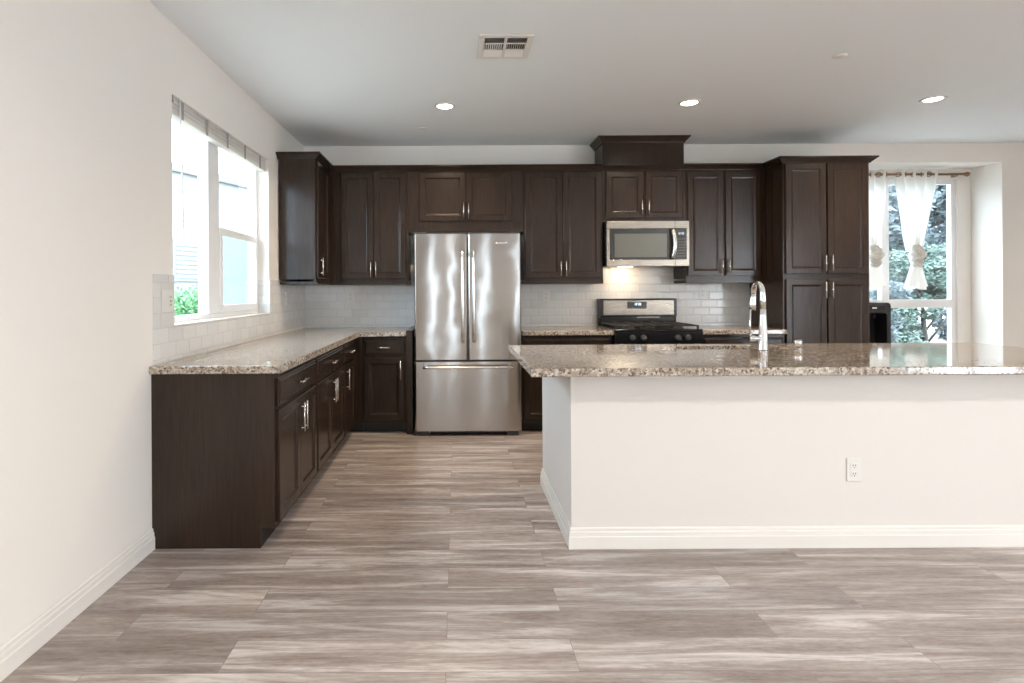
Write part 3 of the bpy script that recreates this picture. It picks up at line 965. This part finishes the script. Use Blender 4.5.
# worktop with the sink cut-out
SX0, SX1, SY0, SY1 = 0.350, 3.46, 2.664, 3.815
HX0, HX1, HY0, HY1 = 1.37, 2.06, 3.475, 3.70
HZ0, HZ1 = 0.8745, 0.9145
m = MB()
e = 0.006
def rect(x0, x1, y0, y1, z):
    return [m.bm.verts.new(p_) for p_ in ((x0, y0, z), (x1, y0, z), (x1, y1, z), (x0, y1, z))]
loops = [rect(HX0, HX1, HY0, HY1, HZ0), rect(HX0, HX1, HY0, HY1, HZ1 - 0.003), rect(HX0 - 0.003, HX1 + 0.003, HY0 - 0.003, HY1 + 0.003, HZ1)]
for a in (0, 22, 45, 67, 90):
    q = math.radians(a)
    o_ = e * (1 - math.sin(q))
    loops.append(rect(SX0 + o_, SX1 - o_, SY0 + o_, SY1 - o_, HZ1 - e * (1 - math.cos(q))))
for a in (0, 45, 90):
    q = math.radians(a)
    o_ = e * (1 - math.cos(q))
    loops.append(rect(SX0 + o_, SX1 - o_, SY0 + o_, SY1 - o_, HZ0 + e * (1 - math.sin(q))))
loops.append(loops[0])
for A, B in zip(loops, loops[1:]):
    for k in range(4):
        m.bm.faces.new((A[k], A[(k + 1) % 4], B[(k + 1) % 4], B[k]))
tag(m.build('countertop', M['granite']), 'long polished granite countertop on the white island', 'countertop', 'granite countertops')
# undermount sink
t = thing('kitchen_sink', 'stainless undermount sink set into the island countertop behind the faucet', 'sink', ((HX0 + HX1) / 2, (HY0 + HY1) / 2, 0.66))
m = MB()
ax, ay = (HX1 - HX0) / 2 + 0.004, (HY1 - HY0) / 2 + 0.004
def rect2(ix, z):
    return [m.bm.verts.new(p_) for p_ in ((-ax + ix, -ay + ix, z), (ax - ix, -ay + ix, z), (ax - ix, ay - ix, z), (-ax + ix, ay - ix, z))]
L_ = [rect2(-0.02, 0.212), rect2(0, 0.212), rect2(0.006, 0.03), rect2(0.03, 0.004), rect2(0.03, 0.0), rect2(0.003, 0.024), rect2(-0.004, 0.205), rect2(-0.02, 0.206)]
for A, B in zip(L_, L_[1:] + L_[:1]):
    if A is L_[3] or A is L_[4]:
        pass
    for k in range(4):
        if A is L_[3] and B is L_[4]:
            continue
        m.bm.faces.new((A[k], A[(k + 1) % 4], B[(k + 1) % 4], B[k]))
m.bm.faces.new(L_[3]); m.bm.faces.new(L_[4][::-1])
m.build('bowl', M['steel_h'], t)
MB().lathe([(0.045, 0.0045), (0.045, 0.007), (0.032, 0.0065), (0.028, 0.0052), (0, 0.0052)], (0, 0, 0), 'Z', 24).build('drain', M['chrome'], t)

# faucet: tapering body, arched spout turned towards the sink, pull-down head, side lever
FXX, FYY = 1.838, 3.415
t = thing('kitchen_faucet', 'tall chrome pull-down faucet on the island countertop', 'faucet', (FXX, FYY, HZ1 + 0.0005))
MB().lathe([(0, 0), (0.028, 0), (0.028, 0.006), (0.026, 0.010), (0.0235, 0.10), (0.0185, 0.20), (0.0165, 0.245), (0.0, 0.245)], (0, 0, 0), 'Z', 28).build('body', M['chrome'], t)
dirx, diry = 0.13, 0.99
R_ = 0.075
pts = [(0, 0, 0.246), (0, 0, 0.30)]
for i in range(13):
    a = math.pi * i / 12 * 0.97
    q = R_ * (1 - math.cos(a))
    pts.append((dirx * q, diry * q, 0.325 + R_ * math.sin(a) * 1.02))
MB().tube(pts, [0.0165] * 2 + [0.016 - 0.002 * math.sin(math.pi * i / 12) for i in range(13)], 16).build('spout', M['chrome'], t)
ex, ey, ez = pts[-1]
MB().tube([(ex, ey, ez - 0.001), (ex, ey, ez - 0.02), (ex - 0.002, ey + 0.004, ez - 0.06), (ex - 0.003, ey + 0.006, ez - 0.100)], [0.0155, 0.017, 0.020, 0.021], 18).build('spray_head', M['chrome'], t)
m = MB()
m.cyl((-0.0225, 0, 0.070), (-0.085, 0, 0.070), 0.017, 20)
hv = m.build('handle_hub', M['chrome'], t)
MB().tube([(-0.075, 0, 0.0875), (-0.078, 0, 0.15), (-0.074, 0, 0.245)], [0.0065, 0.0055, 0.005], 10).build('lever', M['chrome'], hv)
# air gap
t = thing('air_gap', 'short chrome cylinder cap on the island countertop right of the faucet', 'air gap', (2.04, 3.405, HZ1 + 0.0005))
MB().lathe([(0, 0), (0.0235, 0), (0.0235, 0.052), (0.0215, 0.060), (0.018, 0.062), (0, 0.062)], (0, 0, 0), 'Z', 28).build('cap', M['chrome'], t)
MB().lathe([(0.0238, 0.0), (0.027, 0.0), (0.027, 0.003), (0.0238, 0.004)], (0, 0, 0), 'Z', 28).build('flange', M['chrome'], t)


# ------------------------------------------------------------------ outlets and switches
def outlet(label, loc, rz, hgt=0.116, wd=0.072, gfci=False):
    t = thing('wall_outlet', label, 'outlet', loc, rz, 'wall outlets')
    MB().box(-wd / 2, wd / 2, -0.006, -0.0006, -hgt / 2, hgt / 2, .0025).build('cover_plate', M['outlet'], t)
    for s_ in (-1, 1):
        r = MB().box(-0.017, 0.017, -0.0085, -0.0062, s_ * 0.020 - 0.0135, s_ * 0.020 + 0.0135, .002).build('receptacle', M['outlet'], t)
        m = MB()
        for dx in (-0.006, 0.006):
            m.box(dx - 0.0014, dx + 0.0014, -0.0092, -0.0086, s_ * 0.020 - 0.002, s_ * 0.020 + 0.007)
        m.box(-0.0022, 0.0022, -0.0092, -0.0086, s_ * 0.020 - 0.0105, s_ * 0.020 - 0.006)
        m.build('slots', M['slot'], r)
    return t


o1 = outlet('white duplex outlet low on the front of the island', (1.967, IY0, 0.383), 0)
copy_thing(o1, (-1.060, YB - th, 1.225), 'white outlet on the back tile between the left corner and the refrigerator')
copy_thing(o1, (0.905, YB - th, 1.222), 'white outlet on the tile right of the refrigerator, left of the range')
copy_thing(o1, (2.475, YB - th, 1.238), 'white outlet on the tile right of the range')
copy_thing(o1, (XL + th, 5.05, 1.215), 'white outlet on the left wall tile beneath the corner wall cabinet', R90)
t = thing('wall_outlet', 'white two gang outlet plate on the tile just left of the window', 'outlet', (XL + th, 2.985, 1.235), R90, 'wall outlets')
MB().box(-0.058, 0.058, -0.006, -0.0006, -0.058, 0.058, .0025).build('cover_plate', M['outlet'], t)
MB().box(-0.040, -0.012, -0.0095, -0.0062, -0.033, 0.033, .003).build('rocker_switch', M['outlet'], t)
r = MB().box(0.010, 0.044, -0.0085, -0.0062, -0.034, 0.034, .002).build('receptacle', M['outlet'], t)
m = MB()
for s_ in (-1, 1):
    for dx in (-0.006, 0.006):
        m.box(0.027 + dx - 0.0014, 0.027 + dx + 0.0014, -0.0092, -0.0086, s_ * 0.021 - 0.003, s_ * 0.021 + 0.006)
m.box(0.022, 0.032, -0.0092, -0.0086, -0.004, 0.004)
m.build('slots', M['slot'], r)


# ------------------------------------------------------------------ ceiling fittings
def downlight(label, x, y, power=19, color=(1.0, 0.78, 0.55)):
    t = thing('recessed_light', label, 'ceiling light', (x, y, ZC - 0.0005), 0, 'recessed ceiling lights')
    MB().lathe([(0.062, -0.001), (0.064, -0.006), (0.082, -0.005), (0.088, 0.0), (0.062, 0.0)], (0, 0, 0), 'Z', 36).build('trim_ring', M['trim'], t)
    MB().lathe([(0, -0.004), (0.061, -0.003), (0.061, -0.0005), (0, -0.0005)], (0, 0, 0), 'Z', 36).build('lens', M['lamp'], t)
    d = bpy.data.lights.new('downlight', 'AREA'); d.shape = 'DISK'; d.size = 0.11; d.energy = power; d.color = color; d.spread = math.radians(150)
    l = bpy.data.objects.new('downlight', d); COL.objects.link(l); l.parent = t; l.location = (0, 0, -0.010)


downlight('round recessed ceiling light above the left aisle, leftmost of the three', -0.08, 4.50)
downlight('round recessed ceiling light in front of the microwave, middle of the three', 1.83, 4.45)
downlight('round recessed ceiling light in front of the pantry, rightmost of the three', 3.69, 4.40)

for x, y, p_ in ((-0.38, 0.7, 26), (1.05, 0.7, 26), (2.6, 0.7, 26), (4.3, 0.7, 26), (0.55, -1.6, 26), (2.6, -1.6, 26), (4.6, -1.6, 26), (5.7, 2.6, 16)):  # unseen lamps: front row fits the island's shadow, the rest added for fill
    downlight('unseen round recessed ceiling light in the room in front of the kitchen' if y > 0 else 'added unseen recessed ceiling light at the rear of the room', x, y, p_ * 0.55, (1.0, 0.95, 0.89))

g = tag(MB().lathe([(0, -0.006), (0.036, -0.006), (0.040, -0.004), (0.041, 0.0), (0, 0)], (0, 0, 0), 'Z', 28).build('sprinkler_cap', M['trim']), 'small flat round cap on the ceiling above the left back cabinets', 'sprinkler cap', 'ceiling sprinkler caps')
g.location = (-0.29, 5.12, ZC - 0.0005)
g2 = g.copy(); COL.objects.link(g2); g2.location = (2.41, 3.57, ZC - 0.0005)
g2['label'] = 'small flat round cap on the ceiling above the island right of the air vent'

t = thing('ceiling_vent', 'white square air vent grille in the ceiling', 'vent', (0.297, 3.40, ZC - 0.0005), 0)
vw, vd = 0.157, 0.165
m = MB()
m.box(-vw, vw, -vd, -vd + 0.034, -0.010, 0, .003); m.box(-vw, vw, vd - 0.034, vd, -0.010, 0, .003)
m.box(-vw, -vw + 0.034, -vd + 0.034, vd - 0.034, -0.010, 0); m.box(vw - 0.034, vw, -vd + 0.034, vd - 0.034, -0.010, 0)
m.box(-0.008, 0.008, -vd + 0.034, vd - 0.034, -0.010, 0)
m.build('frame', M['trim'], t)
MB().box(-vw + 0.035, vw - 0.035, -vd + 0.035, vd - 0.035, -0.0012, 0).build('duct_opening', M['kick'], t)
for xx0, xx1 in ((-vw + 0.035, -0.0085), (0.0085, vw - 0.035)):
    m = MB()
    yy = -vd + 0.036
    for k in range(5):      # near bank, turned away from the camera
        m.bm.faces.new([m.bm.verts.new(p_) for p_ in ((xx0, yy, -0.009), (xx1, yy, -0.009), (xx1, yy + 0.010, -0.0015), (xx0, yy + 0.010, -0.0015))]); yy += 0.0155
    yc0, yc1 = yy + 0.003, yy + 0.083
    m.box(xx0, xx1, yy - 0.002, yy + 0.002, -0.010, -0.0014)
    n = 9
    for k in range(n):
        x = xx0 + (xx1 - xx0) * (k + 0.3) / n
        s_ = -0.006 if xx0 < 0 else 0.006
        m.bm.faces.new([m.bm.verts.new(p_) for p_ in ((x, yc0, -0.009), (x, yc1, -0.009), (x + s_, yc1, -0.0015), (x + s_, yc0, -0.0015))])
    m.box(xx0, xx1, yc1 + 0.001, yc1 + 0.005, -0.010, -0.0014)
    yy = yc1 + 0.008
    while yy < vd - 0.036:
        m.bm.faces.new([m.bm.verts.new(p_) for p_ in ((xx0, yy + 0.010, -0.009), (xx1, yy + 0.010, -0.009), (xx1, yy, -0.0015), (xx0, yy, -0.0015))]); yy += 0.0155
    m.build('louvers', M['trim'], t)

# ------------------------------------------------------------------ niche: curtain rod, knotted curtains, water dispenser
RY_, RZ_ = NY - 0.085, 2.476
t = thing('curtain_rod', 'bronze curtain rod across the niche window', 'curtain rod', (4.6, RY_, RZ_))
MB().cyl((-0.70, 0, 0), (0.76, 0, 0), 0.0125, 14).build('rod', M['bronze'], t)
for sx, x in ((-1, -0.70), (1, 0.76)):
    MB().lathe([(0, 0.0), (0.013, 0.0), (0.018, 0.006), (0.012, 0.014), (0.026, 0.030), (0.020, 0.048), (0.0, 0.056)] if sx > 0 else
               [(0, 0.0), (0.013, 0.0), (0.018, -0.006), (0.012, -0.014), (0.026, -0.030), (0.020, -0.048), (0.0, -0.056)], (x, 0, 0), 'X', 18).build('finial', M['bronze'], t)
    MB().box(x - sx * 0.06 - 0.008, x - sx * 0.06 + 0.008, 0.012, 0.0840, -0.02, 0.005, .002).build('bracket', M['bronze'], t)


def curtain(label, xa, xb, xk, seed):
    """panel hung on grommets, gathered to a knot, with a short tail"""
    t = thing('knotted_curtain', label, 'curtain', (xk, RY_, 1.28), 0, 'knotted sheer curtains')
    rnd = random.Random(seed)
    ztop, zk1, zk0 = 2.525 - 1.28, 1.715 - 1.28, 1.50 - 1.28
    la, lb = xa - xk, xb - xk
    nf = 4
    U, V = 80, 40
    m = MB(); grid = []
    for j in range(V + 1):
        v = j / V
        z = ztop + (zk1 - 0.05 - ztop) * v
        g = (1 - v) ** 0.85
        wtop = lb - la
        half = 0.055 + (wtop / 2 - 0.055) * g
        cx = (la + lb) / 2 * (1 - v) ** 1.1
        row = []
        for i in range(U + 1):
            u = i / U
            ph = u * 2 * math.pi * nf + seed
            amp = 0.032 * (1 - v) + 0.034 * v
            yy = amp * math.sin(ph) + 0.010 * math.sin(ph * 2.3 + 3 * v + seed) * v
            xx = cx + (2 * u - 1) * half + 0.012 * math.sin(ph * 1.7 + 2.0 * v) * v
            sag = 0.010 * math.cos(2 * ph) * (1 - v) ** 3
            row.append(m.bm.verts.new((xx, yy - 0.0, z + sag)))
        grid.append(row)
    for j in range(V):
        for i in range(U):
            cc = (grid[j][i].co + grid[j + 1][i + 1].co) / 2
            if abs(cc.z - (RZ_ - 1.28)) < 0.026 and abs(cc.y) < 0.020:
                continue      # the grommet holes the rod passes through
            f_ = m.bm.faces.new((grid[j][i], grid[j][i + 1], grid[j + 1][i + 1], grid[j + 1][i])); f_.smooth = True
    p_ = m.build('panel', M['sheer'], t, recalc=False)
    # knot: a few cloth turns wound round each other
    m = MB()
    zc = (zk0 + zk1) / 2
    def turn(cx, cz, rx, rz_, tilt, rr, y0):
        pts = []
        for k in range(28):
            a = 2 * math.pi * k / 28
            px, pz = rx * math.cos(a), rz_ * math.sin(a)
            pts.append((cx + px * math.cos(tilt) - pz * math.sin(tilt), y0 + 0.034 * math.sin(a * 1.0 + 0.6), cz + px * math.sin(tilt) + pz * math.cos(tilt)))
        m.tube(pts, [rr * (1 + 0.18 * math.sin(5 * k * 0.45 + seed)) for k in range(28)], 12, closed=True)
    turn(0.004, zc + 0.062, 0.050, 0.020, 0.55, 0.024, -0.02)
    turn(-0.002, zc + 0.036, 0.066, 0.022, 0.60, 0.022, -0.03)
    turn(0.010, zc + 0.010, 0.072, 0.020, 0.35, 0.022, -0.034)
    turn(-0.012, zc - 0.014, 0.066, 0.022, -0.55, 0.026, -0.036)
    turn(-0.004, zc - 0.040, 0.056, 0.020, -0.35, 0.024, -0.026)
    turn(0.006, zc - 0.066, 0.044, 0.018, 0.30, 0.024, -0.015)
    m.lathe([(0, zc - 0.09), (0.05, zc - 0.07), (0.065, zc), (0.05, zc + 0.08), (0.04, zc + 0.12), (0, zc + 0.13)], (0, -0.01, 0), 'Z', 20)
    m.build('knot', M['sheer'], t)
    m = MB(); U2, V2 = 60, 16; grid = []
    for j in range(V2 + 1):
        v = j / V2
        row = []
        for i in range(U2 + 1):
            a = 2 * math.pi * i / U2
            half = 0.040 + 0.070 * v ** 0.8
            fold = 1 + 0.16 * math.sin(5 * a + seed) * v + 0.08 * math.sin(9 * a) * v
            row.append(m.bm.verts.new((half * math.cos(a) * fold - 0.005 * v, 0.05 * math.sin(a) * (0.7 + 0.5 * v) * fold - 0.012, zk0 + 0.05 - (zk0 + 0.05 + 0.0) * v + 0.02 * math.sin(a * 2 + seed) * v)))
        grid.append(row)
    for j in range(V2):
        for i in range(U2):
            f_ = m.bm.faces.new((grid[j][i], grid[j][i + 1], grid[j + 1][i + 1], grid[j + 1][i])); f_.smooth = True
    m.build('tail', M['sheer'], t, recalc=False)
    for k in range(6):
        u = (k + 0.5) / 6
        x = la + (lb - la) * u
        s_ = 1 if k % 2 else -1
        pts = []
        for q in range(20):
            a = 2 * math.pi * q / 20
            pts.append((x + 0.024 * math.cos(a) * 0.55, s_ * 0.024 * math.cos(a) * 0.8, RZ_ - 1.28 + 0.024 * math.sin(a)))
        MB().tube(pts, 0.0045, 8, closed=True).build('grommet', M['bronze'], t)


curtain('sheer white knotted curtain hanging in the middle of the niche window', 4.625, 5.11, 4.842, 1.0)
curtain('sheer white knotted curtain at the left of the niche window partly behind the pantry', 4.08, 4.585, 4.40, 2.2)

t = thing('water_dispenser', 'black floor standing water dispenser behind the pantry side, only its right top corner visible', 'water dispenser', (4.035, 5.50, 0))
dw_, dd = 0.16, 0.30
def rrect(x0, x1, z0, z1, r, n=6):
    pts = []
    for cx, cz, a0 in ((x1 - r, z1 - r, 0), (x0 + r, z1 - r, 90), (x0 + r, z0 + r, 180), (x1 - r, z0 + r, 270)):
        for k in range(n + 1):
            a = math.radians(a0 + 90 * k / n)
            pts.append((cx + r * math.cos(a), cz + r * math.sin(a)))
    return pts
m = MB()
out_ = rrect(-dw_, dw_, 0.02, 1.14, 0.035); inn = rrect(-dw_ + 0.038, dw_ - 0.038, 0.62, 1.04, 0.03)
vo_ = [m.bm.verts.new((x, 0, z)) for x, z in out_]; vob = [m.bm.verts.new((x, dd, z)) for x, z in out_]
vi = [m.bm.verts.new((x, 0, z)) for x, z in inn]; vib = [m.bm.verts.new((x, 0.16, z)) for x, z in inn]
n = len(out_)
for k in range(n):
    k2 = (k + 1) % n
    m.bm.faces.new((vo_[k], vo_[k2], vi[k2], vi[k])); m.bm.faces.new((vo_[k], vob[k], vob[k2], vo_[k2]))
    m.bm.faces.new((vi[k], vi[k2], vib[k2], vib[k]))
m.bm.faces.new(vib); m.bm.faces.new(vob[::-1])
m.build('housing', M['blackplastic'], t)
MB().box(-0.10, 0.10, -0.003, -0.0004, 1.068, 1.110, .001).build('control_panel', M['darkglass'], t)
MB().box(-0.022, 0.022, -0.0055, -0.0032, 1.082, 1.096, .001).build('badge', M['outlet'], t)
for x in (-0.05, 0.05):
    MB().cyl((x, 0.07, 1.039), (x, 0.07, 0.985), 0.013).build('spout', M['grey_plastic'], t)
MB().box(-0.11, 0.11, 0.01, 0.15, 0.6205, 0.632).build('drip_tray', M['grey_plastic'], t)
MB().box(-dw_ + 0.02, dw_ - 0.02, -0.004, -0.0004, 0.08, 0.57, .001).build('door', M['blackplastic'], t)
for sx in (-1, 1):
    for yy in (0.04, dd - 0.04):
        MB().cyl((sx * (dw_ - 0.04), yy, 0.0005), (sx * (dw_ - 0.04), yy, 0.0205), 0.018).build('foot', M['grey_plastic'], t)

# ------------------------------------------------------------------ outdoors
structure(MB().box(-30, XL - 0.35, -20, 40, -0.4, -0.25).box(XL - 0.35, 40, NY + 0.25, 40, -0.4, -0.25).build('ground', M['soil']), 'paved ground outside')


def foliage(rng, blobs, count, size):
    m = MB()
    for _ in range(count):
        c, r = blobs[rng.randrange(len(blobs))]
        while True:
            p = Vector((rng.uniform(-1, 1), rng.uniform(-1, 1), rng.uniform(-1, 1)))
            if 0.2 < p.length < 1: break
        p = p.normalized() * (p.length ** 0.5)
        q = Vector(c) + Vector((p.x * r[0], p.y * r[1], p.z * r[2]))
        a = Vector((rng.gauss(0, 1), rng.gauss(0, 1), rng.gauss(0, 1))).normalized()
        bb = a.orthogonal().normalized()
        s_ = size * rng.uniform(0.6, 1.3)
        m.bm.faces.new([m.bm.verts.new(v_) for v_ in (q - a * s_, q + bb * s_ * 0.45, q + a * s_, q - bb * s_ * 0.45)])
    return m


def tree(label, loc, ht, rad, mat, seed, count=5200, size=0.10, name='tree', cat='tree', group='trees outside the niche window'):
    rng = random.Random(seed)
    t = thing(name, label, cat, loc, 0, group)
    blobs = []
    for _ in range(16):
        a = rng.uniform(0, 2 * math.pi); q = rad * math.sqrt(rng.random()) * 0.6
        z = ht * rng.uniform(0.14, 0.88)
        r = rad * rng.uniform(0.28, 0.40)
        blobs.append(((q * math.cos(a), q * math.sin(a), z), (r, r, r * 0.9)))
    foliage(rng, blobs, count, size).build('foliage', M[mat], t, recalc=False)
    m = MB()
    m.tube([(0, 0, 0), (0.05, 0.02, ht * 0.3), (0.0, 0.05, ht * 0.75)], [q * ht / 6 for q in (0.14, 0.11, 0.04)], 10)
    for k in range(4):
        a = k * 1.7 + seed
        m.tube([(0.03, 0.02, ht * (0.25 + 0.1 * k)), (rad * 0.5 * math.cos(a), rad * 0.5 * math.sin(a), ht * (0.45 + 0.1 * k))], [q * ht / 6 for q in (0.05, 0.02)], 8)
    m.build('trunk', M['bark'], t)


GZ = -0.25
tree('dark blue green tree filling the left of the niche window view', (7.0, 11.0, GZ), 3.9, 1.9, 'leaf_dark', 3, 19000, 0.085)
tree('dark blue green tree at the right of the niche window view', (11.2, 12.2, GZ), 6.6, 2.0, 'leaf_dark', 5, 26000, 0.095)
tree('tall dark tree farther back behind the others outside the niche window', (14.6, 18.5, GZ), 8.0, 4.0, 'leaf_dark', 8, 26000, 0.16)
tree('paler green bushy tree low in front, right of the knotted curtain', (7.45, 9.1, GZ), 2.3, 0.85, 'leaf_light', 11, 11000, 0.042)
tree('low dark shrub in front, seen through the lower pane of the niche window', (5.95, 8.1, GZ), 1.65, 0.62, 'leaf_dark', 14, 8000, 0.042)
tree('bright green shrub outside the left window', (-3.05, 6.6, GZ), 1.62, 0.55, 'leaf_bush', 21, 7000, 0.034, 'shrub', 'shrub', None)

t = thing('neighboring_building', 'pale stucco building outside the left window', 'building', (-6.05, 12.2, GZ), 0)
ang = math.atan2(2.1, 0.82)
t.rotation_euler = (0, 0, ang)
MB().box(-7, 6, 0.0, 4.0, 0, 4.1).build('wall', M['stucco'], t)
MB().box(-7.1, 6.1, -0.12, 4.1, 4.1, 4.28, .02).build('parapet', M['stucco_trim'], t)
for x in (0.45,):
    f_ = MB().box(x - 0.5, x + 0.5, -0.05, -0.001, 1.75, 2.65, .01).build('window_frame', M['stucco_trim'], t)
    m = MB()
    for k in range(8):
        m.box(x - 0.42, x + 0.42, -0.062, -0.0505, 1.82 + k * 0.1, 1.89 + k * 0.1, .01)
    m.build('shutter', M['stucco'], f_)
